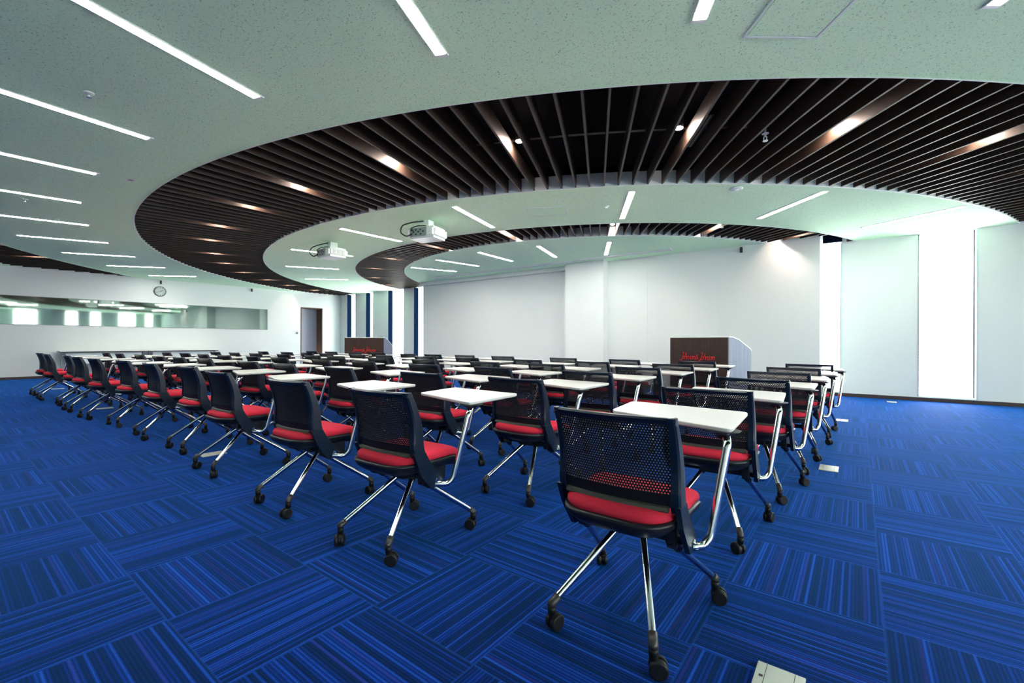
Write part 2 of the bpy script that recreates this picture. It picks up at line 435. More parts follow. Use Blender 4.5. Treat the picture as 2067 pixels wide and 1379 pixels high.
wall_grid('wall_right', 'y', XR, .20, YB, YW, rwin)
wall_grid('wall_left', 'y', XW, -.2, YB, YW, [(8.60, 9.47, 0, 2.26)])
bwin = []
wall_grid('wall_back', 'x', YB, -.2, XW-.2, XR+.2, bwin)
# projecting screen wall in front of the facade
mb = MB()
mb.box(-5.50, -.53, YS, YW-.002, 0, TOP)          # right part
mb.box(-10.93, -5.50, YS+.14, YW-.002, 0, TOP)      # recessed screen part
mb.box(-10.93, -5.50, YS, YS+.138, 2.72, TOP)       # header
tag(mb.build('wall_screen', M['wall']), kind='structure')
mb = MB(); mb.box(-5.50, -4.52, YS-.24, YS-.001, 0, CEIL-.001)
tag(mb.build('wall_column', M['wall']), kind='structure')
# joints of the wall panels
k = 20
for x, y in ((-2.16, YS), (-3.6, YS)):
    mb = MB(); mb.box(x-.004, x+.004, y-.003, y, .07, CEIL); tag(mb.build('trim_%d' % k, M['framew']), kind='structure'); k += 1
# baseboards
def bboard(name, x0, x1, y0, y1):
    mb = MB(); mb.box(x0, x1, y0, y1, 0, .062, bev=.003); tag(mb.build(name, M['brown']), kind='structure')
bboard('baseboard_front', -.52, XR, YW-.014, YW)
bboard('baseboard_front', XW, -10.94, YW-.014, YW)
bboard('baseboard_screen', -4.51, -.53, YS-.014, YS-.001); bboard('baseboard_screen', -10.93, -5.51, YS+.126, YS+.139)
bboard('baseboard_column', -5.50, -4.52, YS-.254, YS-.241)
bboard('baseboard_left', XW, XW+.014, YB, 8.59); bboard('baseboard_left', XW, XW+.014, 9.48, YW-.02)
bboard('baseboard_right', XR-.014, XR, YB, YW-.02); bboard('baseboard_back', XW+.02, XR-.02, YB, YB+.014)

# windows: dark frame in the wall thickness, pane
wn = 1
def window(axis, a, b, z0, z1, pos, sgn):
    """sgn=+1: outside lies at larger coordinate"""
    global wn
    r = empty('window_%d' % wn, ((a+b)/2, pos, z0) if axis == 'x' else (pos, (a+b)/2, z0)); tag(r, kind='structure')
    w = (b-a)/2; h = z1-z0
    def B(mb, u0, u1, d0, d1, s0, s1, m=None):
        if sgn < 0: d0, d1 = -d1, -d0
        if axis == 'x': mb.box(u0, u1, d0, d1, s0, s1, m)
        else: mb.box(d0, d1, u0, u1, s0, s1, m)
    mb = MB(); t = .012
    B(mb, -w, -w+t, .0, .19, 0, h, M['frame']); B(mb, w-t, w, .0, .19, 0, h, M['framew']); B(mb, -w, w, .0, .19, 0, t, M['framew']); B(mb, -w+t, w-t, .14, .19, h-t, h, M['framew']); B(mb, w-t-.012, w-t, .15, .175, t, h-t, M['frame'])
    B(mb, -w, w, -.004, .0, h+.002, HREC-z0-.002, M['frame'])
    mb.build('window_frame', None, r)
    mb = MB(); e = .014
    B(mb, -w-e, -w, -.006, .0, -e, h+e); B(mb, w, w+e, -.006, .0, -e, h+e); B(mb, -w, w, -.006, .0, -e, 0)
    mb.build('window_trim', M['framew'], r)
    mb = MB(); B(mb, -w+t, w-t, .16, .166, t, h-t); mb.build('window_pane', M['glass'], r)
    # light portal of the opening
    ld = bpy.data.lights.new('window_portal', 'AREA'); ld.shape = 'RECTANGLE'; ld.size = b-a; ld.size_y = h; ld.cycles.is_portal = True
    lo = bpy.data.objects.new('window_portal', ld); COL.objects.link(lo); lo.parent = r
    off = .19*sgn
    lo.location = (0, off, h/2) if axis == 'x' else (off, 0, h/2)
    dirv = Vector((0, -sgn, 0)) if axis == 'x' else Vector((-sgn, 0, 0))
    lo.rotation_euler = dirv.to_track_quat('-Z', 'Z').to_euler()
    wn += 1
for a, b, z0, z1 in fwin: window('x', a, b, z0, z1, YW, 1)
for a, b, z0, z1 in rwin: window('y', a, b, z0, z1, XR, 1)
for a, b, z0, z1 in bwin: window('x', a, b, z0, z1, YB, -1)

# door in a deep wood-lined reveal on the left wall
d = empty('door_1', (XW, 9.035, 0)); tag(d, kind='structure')
mb = MB(); D = .38
mb.box(-D, 0.01, .435-.03, .435, 0, 2.26); mb.box(-D, 0.01, -.435, -.435+.03, 0, 2.26); mb.box(-D, .01, -.405, .405, 2.23, 2.26)
mb.build('door_frame', M['doorwood'], d)
mb = MB(); mb.box(-D-.05, -D, -.435, .435, .0, 2.26); leaf = mb.build('door_leaf', M['door'], d)
mb = MB(); mb.cyl((-D, -.33, .98), (-D+.05, -.33, .98), .012); mb.cyl((-D+.05, -.34, .98), (-D+.05, -.22, .98), .009); mb.box(-D, -D+.006, -.355, -.305, .90, 1.06)
mb.build('door_handle', M['dark'], leaf)

# long mirror window on the left wall
r = empty('wall_mirror', (XW, 3.1, 1.385)); tag(r, 'long horizontal dark-framed mirror strip on the left wall reflecting the windows', 'mirror')
y0, y1, zh = -4.6-.0, 4.28, .705
mb = MB(); mb.box(.001, .010, y0+.02, y1, 0, zh); mb.build('mirror_glass', M['mirror'], r)
mb = MB(); mb.box(.001, .016, y0, y1+.016, -.012, 0); mb.box(.001, .016, y0, y1+.016, zh, zh+.012); mb.box(.001, .016, y1, y1+.016, 0, zh); mb.box(.001, .016, y0, y0+.016, 0, zh)
mb.build('mirror_frame', M['grey'], r)

# wall clock
r = empty('wall_clock', (XW, 4.28, 2.46)); tag(r, 'round dark-rimmed wall clock above the long mirror', 'clock')
mb = MB(); mb.tube([(0.002, 0, 0), (.035, 0, 0)], .15, seg=40); mb.build('clock_case', M['dark'], r)
mb = MB(); mb.tube([(.0352, 0, 0), (.037, 0, 0)], .132, seg=40); f = mb.build('clock_face', M['clockface'], r)
mb = MB()
for i in range(12):
    a = i*PI/6; c, s_ = math.cos(a), math.sin(a); mtx = Matrix.Translation((0, 0, 0)) @ Matrix.Rotation(a, 4, 'X')
    mb.box(.0372, .0382, -.006, .006, .100, .124, mtx=mtx)
mb.build('hour_marks', M['dark'], f)
mb = MB(); mb.box(.039, .041, -.006, .006, -.01, .075, mtx=Matrix.Rotation(math.radians(-62), 4, 'X')); mb.build('hour_hand', M['dark'], r)
mb = MB(); mb.box(.0415, .043, -.004, .004, -.015, .105, mtx=Matrix.Rotation(math.radians(115), 4, 'X')); mb.build('minute_hand', M['dark'], r)

# wall control panel next to the door
r = empty('wall_switch', (XW, 8.45, 1.22)); tag(r, 'small white wall switch plate with dark buttons beside the door', 'switch')
mb = MB(); mb.box(.001, .012, -.09, .09, -.0, .13, bev=.003); mb.build('plate', M['white'], r)
for i in range(4):
    mb = MB(); yy = -.045+.05*(i % 2); zz = .02+.05*(i//2); mb.box(.012, .018, yy, yy+.038, zz, zz+.038); mb.build('button', M['dark'], r)
# little dark speakers high on the walls
for (x, y, z, rz, lab) in ((XW, 4.29, 2.70, 0, 'tiny dark box on the left wall above the clock'), (XW, 6.85, 2.70, 0, 'tiny dark box on the left wall between clock and door'),
                           (-1.76, YS, 2.70, -PI/2, 'tiny dark box on the front wall under the small slat band')):
    r = empty('wall_box', (x, y, z), rz); tag(r, lab, 'sensor', 'tiny dark boxes high on the walls')
    mb = MB(); mb.box(.03, .075, -.022, .022, -.02, .085, bev=.008); mb.build('body', M['dark'], r)
    mb = MB(); mb.box(.001, .03, -.008, .008, .02, .04); mb.build('bracket', M['dark'], r)

# ------------------------------------------------------------------ chair
CH = {}
def yb(z):      # rear curve of the backrest
    pts = [(.28, .02), (.36, -.045), (.43, -.11), (.48, -.135), (.53, -.128), (.60, -.130), (.68, -.150), (.76, -.185)]
    for (a, b), (c, d_) in zip(pts, pts[1:]):
        if z <= c:
            t = (z-a)/(c-a); t = t*t*(3-2*t) if False else t
            return b+(d_-b)*t
    return pts[-1][1]
def ybs(z):     # smoothed
    return (yb(z-.03)+yb(z-.015)+yb(z)+yb(z+.015)+yb(z+.03))/5
def conc(x): return -.028*(1-(x/.215)**2)
def bp(x, z, off=0): return Vector((x, ybs(z)+conc(x)+off, z))
HW = .215; TOPZ = .752
def perforated():
    mb = MB(); w, h = .0093, .0085; r = .0027; T = .003
    x0, x1, z0, z1 = -.194, .194, .503, .734
    nc, nr = int((x1-x0)/w), int((z1-z0)/h); w = (x1-x0)/nc; h = (z1-z0)/nr
    verts = []; faces = []
    def V(x, z, o): verts.append(tuple(bp(x, z, o))); return len(verts)-1
    for j in range(nr):
        zc = z0+(j+.5)*h; odd = j % 2
        n = nc-(1 if odd else 0)
        for i in range(n):
            xc = x0+(i+.5+.5*odd)*w
            lay = []
            for o in (0, T):
                cs = [V(xc+sx*w/2, zc+sz*h/2, o) for sx, sz in ((1, 1), (-1, 1), (-1, -1), (1, -1))]
                oc = [V(xc+r*math.cos(k*PI/4), zc+r*math.sin(k*PI/4), o) for k in range(8)]
                lay.append((cs, oc))
                q = [(cs[3], cs[0], oc[1], oc[0], oc[7]), (cs[0], cs[1], oc[3], oc[2], oc[1]), (cs[1], cs[2], oc[5], oc[4], oc[3]), (cs[2], cs[3], oc[7], oc[6], oc[5])]
                for f in q: faces.append(f if o else tuple(reversed(f)))
            a, b = lay[0][1], lay[1][1]
            for k in range(8): faces.append((a[k], b[k], b[(k+1) % 8], a[(k+1) % 8]))
        if odd:
            for s in (0, 1):
                xa = x0 if s == 0 else x1-w/2
                for o in (0, T):
                    faces.append((V(xa, zc-h/2, o), V(xa+w/2, zc-h/2, o), V(xa+w/2, zc+h/2, o), V(xa, zc+h/2, o)))
    me = bpy.data.meshes.new('backrest_mesh'); me.from_pydata(verts, [], faces); me.materials.append(M['mesh'])
    return me
def chair_proto():
    r = empty('tablet_chair')
    # back frame ----------------------------------------------------
    mb = MB(); zs = [.445+(TOPZ-.445)*i/14 for i in range(15)]
    for s in (-1, 1):
        rings = []
        for z in zs:
            t = (z-.445)/(TOPZ-.445); dep = .058-.034*t
            xo, xi = s*(HW+.004*(1-t)), s*(.188+.005*t)
            y = ybs(z)
            rings.append([(xi, y-.010+conc(.19), z), (xo-s*.006, y-.012, z), (xo, y-.004, z), (xo, y+dep-.006, z), (xo-s*.006, y+dep, z), (xi+s*.012, y+dep-.01, z), (xi, y+.004+conc(.19), z)])
        mb.loft(rings)
    rings = []
    for i in range(17):
        x = -HW+2*HW*i/16; tt = abs(x)/HW; drop = .012*max(0, (tt-.9)/.1)**2
        y = ybs(TOPZ)+conc(x); yl = ybs(.730)+conc(x)
        rings.append([(x, yl-.006, .730), (x, y-.008, TOPZ-.006-drop), (x, y-.003, TOPZ-drop), (x, y+.012, TOPZ-drop), (x, y+.016, TOPZ-.008-drop), (x, yl+.012, .730)])
    mb.loft(rings)
    fr = mb.build('back_frame', M['shell'], r)
    me = perforated(); o = bpy.data.objects.new('backrest_mesh', me); COL.objects.link(o); o.parent = r
    # solid lower band
    mb = MB(); rings = []
    for i in range(17):
        x = -.193+.386*i/16; rings.append([bp(x, .462, -.002), bp(x, .505, -.002), bp(x, .505, .005), bp(x, .462, .006)])
    mb.loft(rings); low = mb.build('lower_back_panel', M['mesh'], r)
    mb = MB(); rings = []
    for i in range(17):
        x = -.182+.364*i/16; y = bp(x, .460).y
        rings.append([(x, y-.016, .453), (x, y-.012, .463), (x, y, .469), (x, y+.004, .460), (x, y-.002, .450), (x, y-.012, .447)])
    mb.loft(rings, smooth=False); mb.build('lip', M['lip'], low)
    # side plates ----------------------------------------------------
    for s in (-1, 1):
        mb = MB()
        pr = [(-.148, .470), (-.078, .470), (-.045, .415), (.035, .320), (.038, .300), (.022, .285), (-.040, .290), (-.115, .395)]
        a = [(s*.203, y, z) for y, z in pr]; b = [(s*.221, y, z) for y, z in pr]
        mb.loft([a, b]); sp_ = mb.build('side_plate', M['shell'], r)
        mb = MB(); mb.cyl((s*.221, -.002, .318), (s*.225, -.002, .318), .010, seg=12); mb.build('hinge_bolt', M['chrome'], sp_)
    # seat -----------------------------------------------------------
    def seat_outline(hw, y0, y1, n=40):
        pts = []
        for i in range(n):
            a = 2*PI*i/n; c, s_ = math.cos(a), math.sin(a); e = .42
            x = hw*math.copysign(abs(c)**e, c); yy = math.copysign(abs(s_)**e, s_)
            y = (y0+y1)/2+(y1-y0)/2*yy
            if yy < 0: x *= 1-.14*(-yy)**2
            pts.append((x, y))
        return pts
    def zsurf(y): return -.048*max(0, (y-.10)/.14)**2
    mb = MB(); rings = []
    for sc, z in ((.93, .412), (.985, .416), (1.0, .427), (.99, .439), (.955, .447), (.87, .453), (.70, .456), (.4, .455), (.05, .454)):
        ol = seat_outline(.203*sc, .02-.225*sc, .02+.225*sc)
        rings.append([(x, y, z+zsurf(y)) for x, y in ol])
    mb.loft(rings, smooth=True); mb.build('seat_cushion', M['red'], r)
    mb = MB(); rings = []
    for sc, z in ((.62, .350), (.86, .362), (.98, .384), (1.02, .402), (1.02, .412), (.96, .416)):
        ol = seat_outline(.204*sc, .018-.232*sc, .018+.228*sc)
        rings.append([(x, y, z+zsurf(y)) for x, y in ol])
    mb.loft(rings, smooth=True); pan = mb.build('seat_pan', M['black'], r)
    # underframe -----------------------------------------------------
    mb = MB()
    mb.box(-.203, .203, -.020, .016, .304, .330, bev=.006); mb.box(-.055, .055, -.06, .07, .305, .352, bev=.008)
    for s in (-1, 1): mb.box(s*.165-.016, s*.165+.016, -.06, .10, .300, .372, bev=.005)
    mb.build('underframe', M['black'], r)
    # legs with casters ----------------------------------------------
    for (x, y, tx, ty, tz, ang) in ((-.175, -.255, -.032, .03, .325, .5), (.175, -.255, .032, .03, .325, -.9), (-.232, .255, -.162, -.045, .318, 1.9), (.232, .255, .162, -.045, .318, .2)):
        mb = MB(); A = Vector((x, y, .094)); B = Vector((tx, ty, tz)); dv = (B-A).normalized()
        mb.tube([A, A+dv*.02, B-dv*.03, B], [.0125, .0125, .0125, .013], M['chrome'], 12)
        mb.tube([B-dv*.055, B+dv*.012], .0165, M['black'], 12)
        mb.tube([A+dv*.032, A-dv*.002, A+Vector((0, 0, -.010))], [.0150, .0152, .0150], M['collar'], 12)
        lg = mb.build('leg', None, r)
        Z = Vector((x, y, 0)); A0 = A-Z
        mb = MB(); ca, sa = 1.0, 0.0; off = Vector((ca, sa, 0))*.014; ax = Vector((-sa, ca, 0))
        mb.tube([(0, 0, .084), (0, 0, .072), (0, 0, .052)], [.0150, .0150, .0125], M['rubber'], 12)
        c = Vector((0, 0, .0282))+off
        for q in (1, -1): mb.tube([c+ax*.0045*q, c+ax*.018*q, c+ax*.022*q], [.028, .028, .023], M['rubber'], 22)
        mb.tube([c-ax*.005, c+ax*.005], .0245, M['black'], 18)
        mb.tube([Vector((0, 0, .058)), Vector((.002, 0, .048)), c+Vector((0, 0, .012))], [.012, .014, .010], M['rubber'], 10)
        cs = mb.build('caster', None, lg); cs.location = (x, y, 0); cs.rotation_euler.z = ang
        continue
    # tablet and its post ---------------------------------------------
    mb = MB()
    path = smooth_path([(.212, -.012, .304), (.240, .048, .292), (.258, .075, .318), (.296, .142, .628), (.285, .172, .650), (.262, .210, .652)], .035, 6)
    mb.tube(path, .0142, None, 14); mb.build('tablet_post', M['chrome'], r)
    poly = rounded([(.312, .128), (.290, .590), (-.245, .632), (-.205, .285)], .034, 6)
    mb = MB()
    cx, cy = .04, .42
    def sc(k): return [(cx+(x-cx)*k, cy+(y-cy)*k) for x, y in poly]
    L0 = sc(.975); L1 = sc(1.0); z = .668
    rings = [[(x, y, z) for x, y in L0], [(x, y, z+.005) for x, y in L1], [(x, y, z+.014) for x, y in L1]]
    mb.loft(rings, M['edge'], cap=False)
    mb.loft([[(x, y, z+.014) for x, y in L1], [(x, y, z+.0165) for x, y in sc(.994)]], M['tablet'], cap=False)
    mb.face([mb.bm.verts.new((x, y, z+.0165)) for x, y in sc(.994)], M['tablet'])
    mb.face([mb.bm.verts.new((x, y, z)) for x, y in reversed(L0)], M['edge'])
    mb.build('tablet', None, r)
    mb = MB(); rings = []
    for hw, hy, zz in ((.020, .020, .640), (.026, .026, .652), (.050, .045, .662), (.058, .060, .6678)):
        rings.append([(.272+x*hw, .190+y*hy, zz) for x, y in ((1, .4), (.4, 1), (-.4, 1), (-1, .4), (-1, -.4), (-.4, -1), (.4, -1), (1, -.4))])
    mb.loft(rings); mb.build('tablet_bracket', M['black'], r)
    return r
proto = chair_proto()

rows = [
    # (x, y) of the chair centre, from the right to the left
    [(-.655, 1.56, 0), (-1.82, 1.485, 0), (-2.70, 1.48, 0), (-3.84, 1.51, 0), (-4.80, 1.60, 0), (-5.73, 1.56, 0), (-6.78, 1.56, 0), (-7.68, 1.46, 0), (-8.66, 1.45, 0), (-9.60, 1.48, 0), (-10.70, 1.39, 0), (-11.66, 1.41, 0)],
]
OX, OY = .207, .178
for tl in (
    [(-.82, 2.45), (-1.94, 2.24), (-2.80, 2.08), (-3.86, 2.19), (-4.90, 2.28), (-5.72, 2.31), (-6.95, 2.18), (-7.74, 2.05), (-8.45, 2.10), (-9.53, 2.05), (-10.6, 2.03), (-11.4, 1.93)],
    [(-.75, 3.29), (-1.89, 3.06), (-2.82, 3.07), (-3.69, 3.00), (-4.74, 3.13), (-5.60, 3.13), (-6.67, 2.95), (-7.45, 2.84), (-8.37, 2.91), (-9.25, 2.89), (-10.12, 2.75), (-11.05, 2.71)],
    [(-.71, 4.10), (-1.82, 3.99), (-2.81, 3.97), (-3.60, 3.73), (-4.65, 3.98), (-5.57, 3.85), (-6.60, 3.76), (-7.26, 3.63), (-8.14, 3.65), (-9.15, 3.69), (-10.07, 3.72), (-10.98, 3.66)],
    [(-.68, 4.87), (-1.77, 4.80), (-2.69, 4.65), (-3.61, 4.74), (-4.68, 4.86), (-5.55, 4.74), (-6.50, 4.62), (-7.25, 4.58), (-8.20, 4.62), (-8.85, 4.47), (-9.62, 4.47), (-10.66, 4.58)],
    [(-.63, 5.70), (-1.76, 5.60), (-2.66, 5.59), (-3.58, 5.55), (-4.68, 5.75), (-5.48, 5.71), (-6.22, 5.48), (-6.87, 5.32), (-7.75, 5.30), (-8.50, 5.16), (-9.35, 5.19), (-10.11, 5.13)],
):
    n_ = len(tl); mx_ = sum(p[0] for p in tl)/n_; my_ = sum(p[1] for p in tl)/n_
    sl = sum((p[0]-mx_)*(p[1]-my_) for p in tl)/sum((p[0]-mx_)**2 for p in tl)
    rows.append([(x+OX, my_+sl*(x-mx_)+max(-.03, min(.03, .4*(y-my_-sl*(x-mx_))))+OY, 0) for x, y in tl])
rowname = ['nearest row', 'second row from camera', 'third row from camera', 'fourth row from camera', 'fifth row from camera', 'farthest row']
rngj = random.Random(3)
def y_at(row, x):
    r_ = sorted((p[0], p[1]) for p in row)
    if x <= r_[0][0]: return r_[0][1]
    for (xa, ya), (xb, yb_) in zip(r_, r_[1:]):
        if x <= xb: return ya+(yb_-ya)*(x-xa)/(xb-xa)
    return r_[-1][1]
for i in range(1, 6):
    rows[i] = [(x, max([y]+[y_at(rows[i-1], x+d)+.812 for d in (-.3, 0, .3)]), 0) for x, y, _ in rows[i]]
for ri, row in enumerate(rows):
    for ci, (x, y, _) in enumerate(row):
        if ri == 0 and ci == 0: o = proto
        else: o = copy_tree(proto)
        o.location = (x, y, 0)
        o.rotation_euler.z = math.radians({(0, 0): .8, (0, 1): 2.5, (0, 2): 2.0}.get((ri, ci), rngj.uniform(-2, 2.5)))
        w = 'rightmost' if ci == 0 else ('leftmost' if ci == 11 else ORD[ci]+' from right')
        cst = [k for l in o.children if l.name.startswith('leg') for k in l.children]
        for k, an in zip(cst, (1.3, .42, 2.1, .3) if (ri, ci) == (0, 0) else [rngj.uniform(-PI, PI) for _ in cst]): k.rotation_euler.z = an
        tag(o, 'black chair, red seat, white tablet, %s in the %s' % (w, rowname[ri]), 'chair', 'tablet chairs on casters')

# ------------------------------------------------------------------ lecterns
SC = {  # single-stroke script letters, unit height x
 'J': ([[(.45, 1.5), (.75, 1.62), (.95, 1.5), (.80, 1.3), (.62, .4), (.45, -.35), (.2, -.6), (.0, -.45), (.15, -.15), (.6, .15)]], .62),
 'o': ([[(.3, .78), (.05, .5), (.05, .15), (.28, 0), (.5, .22), (.5, .55), (.3, .78), (.5, .66), (.72, .6)]], .62),
 'h': ([[(.0, .0), (.28, 1.5)], [(.08, .45), (.35, .8), (.5, .65), (.42, 0), (.6, .1)]], .58),
 'n': ([[(.08, .8), (.0, 0)], [(.05, .45), (.3, .8), (.46, .65), (.38, 0), (.56, .12)]], .54),
 's': ([[(.45, .7), (.25, .8), (.12, .6), (.38, .3), (.28, .02), (.0, .05)]], .48),
 '&': ([[(.75, .1), (.5, .35), (.2, .85), (.32, 1.15), (.5, 1.0), (.4, .7), (.05, .3), (.15, 0), (.45, .05), (.7, .5)]], .85),
 ' ': ([], .15),
}
def script_text(txt, width, thick, depth):
    strokes = []; x = 0
    for ch in txt:
        st, adv = SC[ch]
        for s in st: strokes.append([(x+px, py) for px, py in s])
        x += adv
    k = width/x; mb = MB()
    for s in strokes:
        pts = smooth_path([(px*k+.12*py*k, 0, py*k) for px, py in s], 1, 3)
        mb.tube(pts, thick, None, 6)
    return mb, k
def lectern(loc, rz, label, W=1.0, D=.64, H=1.055):
    r = empty('lectern', loc, rz); tag(r, label, 'lectern', 'wooden lecterns')
    # local frame: front face towards -y, x to the right, origin at the centre of the front edge
    mb = MB(); mb.box(-W/2, W/2, 0, .025, .0, H); f = mb.build('front_panel', M['lect_front'], r)
    side = [(.025, 0), (D, 0)]
    prof = [(.025, .04), (D-.06, .04), (D, .62), (D+.005, .84), (D-.02, .875), (D*.45, 1.015), (D*.25, 1.045), (.12, H), (.025, H)]
    for s in (-1, 1):
        mb = MB(); a = [(s*(W/2-.03), y, z) for y, z in prof]; b = [(s*W/2, y, z) for y, z in prof]
        mb.loft([a, b]); mb.build('side_panel', M['lect_side'], r)
    mb = MB(); tp = [p for p in prof[3:]]
    rings = []
    for y, z in tp: rings.append([(-W/2-.004, y+.0, z+.001), (W/2+.004, y, z+.001), (W/2+.004, y+.003, z+.014), (-W/2-.004, y+.003, z+.014)])
    mb.loft(rings); mb.build('top_panel', M['white'], r)
    mb = MB(); mb.box(-W/2+.03, W/2-.03, .3, .32, .04, .80); mb.build('inner_shelf', M['lect_front'], r)
    mb, k = script_text('Johnson&Johnson', .60, .0042, .002)
    t = mb.build('lettering', M['redink'], f); t.location = (-.31, -.004, H-.345); tag(t, 'red script lettering reading Johnson & Johnson')
    mb = MB(); mb.box(-W/2+.02, W/2-.02, .03, D-.08, 0, .04); mb.build('plinth', M['dark'], r)
    return r
# right lectern: front-right corner (-1.52,7.2), left lectern: front-right corner (-9.36,6.93)
def place_lectern(frc, ang, label, H):
    u = Vector((math.cos(ang), math.sin(ang))); c = Vector(frc)-u*.5
    return lectern((c.x, c.y, 0), ang, label, H=H)
lr = place_lectern((-1.52, 7.20), math.radians(-18.2), 'dark walnut lectern with red script and grey-blue side, right of screen wall centre', 1.055)
ll = place_lectern((-9.36, 6.93), math.radians(33.5), 'farther dark walnut lectern with red script, before the left windows', 1.065)
r = empty('lectern_gadget', (-9.62, 7.00, 1.078), math.radians(33)); tag(r, 'small pale gadget standing on top of the farther lectern', 'gadget')  # small pale grey box on the lectern top, exact use unknown
mb = MB(); mb.box(-.09, .09, -.03, .03, 0, .018, bev=.004); mb.build('base', M['grey'], r)
mb = MB(); mb.cyl((-.05, 0, .018), (-.05, 0, .06), .008); mb.cyl((.05, 0, .018), (.05, 0, .05), .008); mb.build('stem', M['grey'], r)

# ------------------------------------------------------------------ side tables along the left wall
def table_proto():
    r = empty('side_table')
    mb = MB(); mb.box(-.235, .235, -.90, .90, .685, .706, M['tablet'], bev=.003); mb.build('table_top', None, r)
    mb = MB(); mb.box(-.21, .21, -.88, .88, .665, .684, M['dark']); mb.build('top_frame', None, r)
    for s in (-1, 1):
        mb = MB(); mb.box(-.03, .03, s*.84-.02, s*.84+.02, .04, .665); mb.box(-.22, .22, s*.84-.02, s*.84+.02, .03, .06, bev=.006)
        for q in (-.2, .2): mb.cyl((q, s*.84-.012, .015), (q, s*.84+.012, .015), .015, seg=12)
        mb.build('leg', M['grey'], r)
    mb = MB(); mb.box(.10, .115, -.78, .78, .36, .64); mb.build('modesty_panel', M['white'], r)
    return r
tp = table_proto(); tp.location = (-16.40, 2.98, 0); tag(tp, 'long white folding table against left wall, end nearer the camera', 'table', 'white folding tables along the left wall')
t2 = copy_tree(tp); t2.location = (-16.40, 4.80, 0); tag(t2, 'long white folding table against left wall, end nearer the door', 'table', 'white folding tables along the left wall')

# ------------------------------------------------------------------ floor outlets
def plate_proto():
    r = empty('floor_outlet')
    mb = MB(); mb.box(-.062, .062, -.092, .092, 0, .007, bev=.003); mb.build('cover_plate', M['plate'], r)
    mb = MB()
    for s in (-1, 1): mb.box(s*.036-.0008, s*.036+.0008, -.088, .088, .0066, .0074)
    mb.box(-.050, -.040, .020, .030, .0068, .0076)
    mb.build('slots', M['dark'], r)
    return r
fp = plate_proto(); ff = True
for x, y, lab in ((-.18, 1.47, 'beige metal floor outlet cover at bottom edge, nearest the camera'), (-.18, 4.29, 'pale floor outlet cover on open carpet beside the third row of chairs'),
                  (-.16, 7.03, 'pale floor outlet cover just beyond the farthest right chair'), (.44, 9.72, 'pale floor outlet cover close to the front baseboard'),
                  (-4.43, 1.51, 'pale floor outlet cover under fourth chair of the nearest row'), (-8.62, 1.57, 'pale floor outlet cover under the left part of the nearest row'),
                  (-12.8, 1.62, 'pale floor outlet cover beyond the leftmost chairs')):
    o = fp if ff else copy_tree(fp); ff = False; o.location = (x, y, 0.0005); tag(o, lab, 'floor outlet', 'floor outlet covers')

# ------------------------------------------------------------------ projectors
def projector_proto():
    r = empty('projector')
    mb = MB(); b2 = bmesh.new(); bmesh.ops.create_cube(b2, size=1)
    for v in b2.verts: v.co = Vector((v.co.x*.44, v.co.y*.34, -.165+v.co.z*.135))
    bmesh.ops.bevel(b2, geom=b2.edges[:], offset=.03, segments=4, affect='EDGES')
    mb.add(b2, smooth=False); body = mb.build('body', M['proj'], r)
    mb = MB(); mb.box(-.16, .10, -.178, -.169, -.215, -.115); cp = mb.build('connector_panel', M['projgrey'], r)
    mb = MB()
    for i in range(6): mb.box(-.15+i*.038, -.125+i*.038, -.182, -.178, -.20+.03*(i % 2), -.185+.03*(i % 2))
    for i in range(3): mb.cyl((-.13+i*.07, -.18, -.14), (-.13+i*.07, -.186, -.14), .010, seg=10)
    mb.build('sockets', M['dark'], cp)
    mb = MB()
    for i in range(9): mb.box(.2195, .2225, -.11+i*.024, -.098+i*.024, -.20, -.13)
    mb.build('vent', M['edge'], body)
    mb = MB(); mb.cyl((-.08, .16, -.165), (-.08, .20, -.165), .045, seg=24); mb.build('lens', M['dark'], r)
    mb = MB(); mb.box(-.16, .16, -.11, .11, -.105, -.088); mb.box(-.06, .06, -.06, .06, -.09, -.001); mb.build('ceiling_mount', M['white'], r)
    mb = MB(); mb.tube(smooth_path([(-.02, -.06, -.012), (-.13, -.14, -.03), (-.24, -.24, -.08), (-.26, -.26, -.17), (-.18, -.22, -.22), (-.12, -.182, -.18)], .1, 6), .008, None, 8)
    mb.tube(smooth_path([(.02, -.06, -.07), (-.06, -.16, -.085), (-.13, -.20, -.12), (-.10, -.182, -.15)], .05, 5), .006, None, 8)
    mb.build('cable', M['dark'], r)
    return r
pp = projector_proto(); pp.scale = (1.12, 1.12, 1.25); pp.location = (-5.22, 4.66, CEIL); pp.rotation_euler.z = math.radians(14)
tag(pp, 'white ceiling projector with black cable loop, the nearer one beside small slat band', 'projector', 'ceiling projectors')
p2 = copy_tree(pp); p2.location = (-7.80, 4.62, CEIL); p2.rotation_euler.z = math.radians(-2)
tag(p2, 'white ceiling projector with black cables, the farther one on the left', 'projector', 'ceiling projectors')

# ------------------------------------------------------------------ ceiling fittings
def hatch(x, y, sx, sy, rz, lab):
    r = empty('ceiling_hatch', (x, y, CEIL), rz); tag(r, lab, 'ceiling hatch')
    mb = MB(); w = .012
    mb.box(-sx, sx, -sy, -sy+w, -.006, -.0005); mb.box(-sx, sx, sy-w, sy, -.006, -.0005); mb.box(-sx, -sx+w, -sy+w, sy-w, -.006, -.0005); mb.box(sx-w, sx, -sy+w, sy-w, -.006, -.0005)
    mb.build('hatch_frame', M['ring_wall'], r)
    mb = MB(); mb.box(-sx+w+.008, sx-w-.008, -sy+w+.008, sy-w-.008, -.005, -.0006); mb.build('hatch_panel', M['ceiling'], r)
hatch(-3.49, 5.33, .27, .21, math.radians(27), 'square pale ceiling hatch between the slat bands')
hatch(-.24, 2.95, .225, .225, math.radians(38), 'faint square access hatch in the ceiling at upper right')
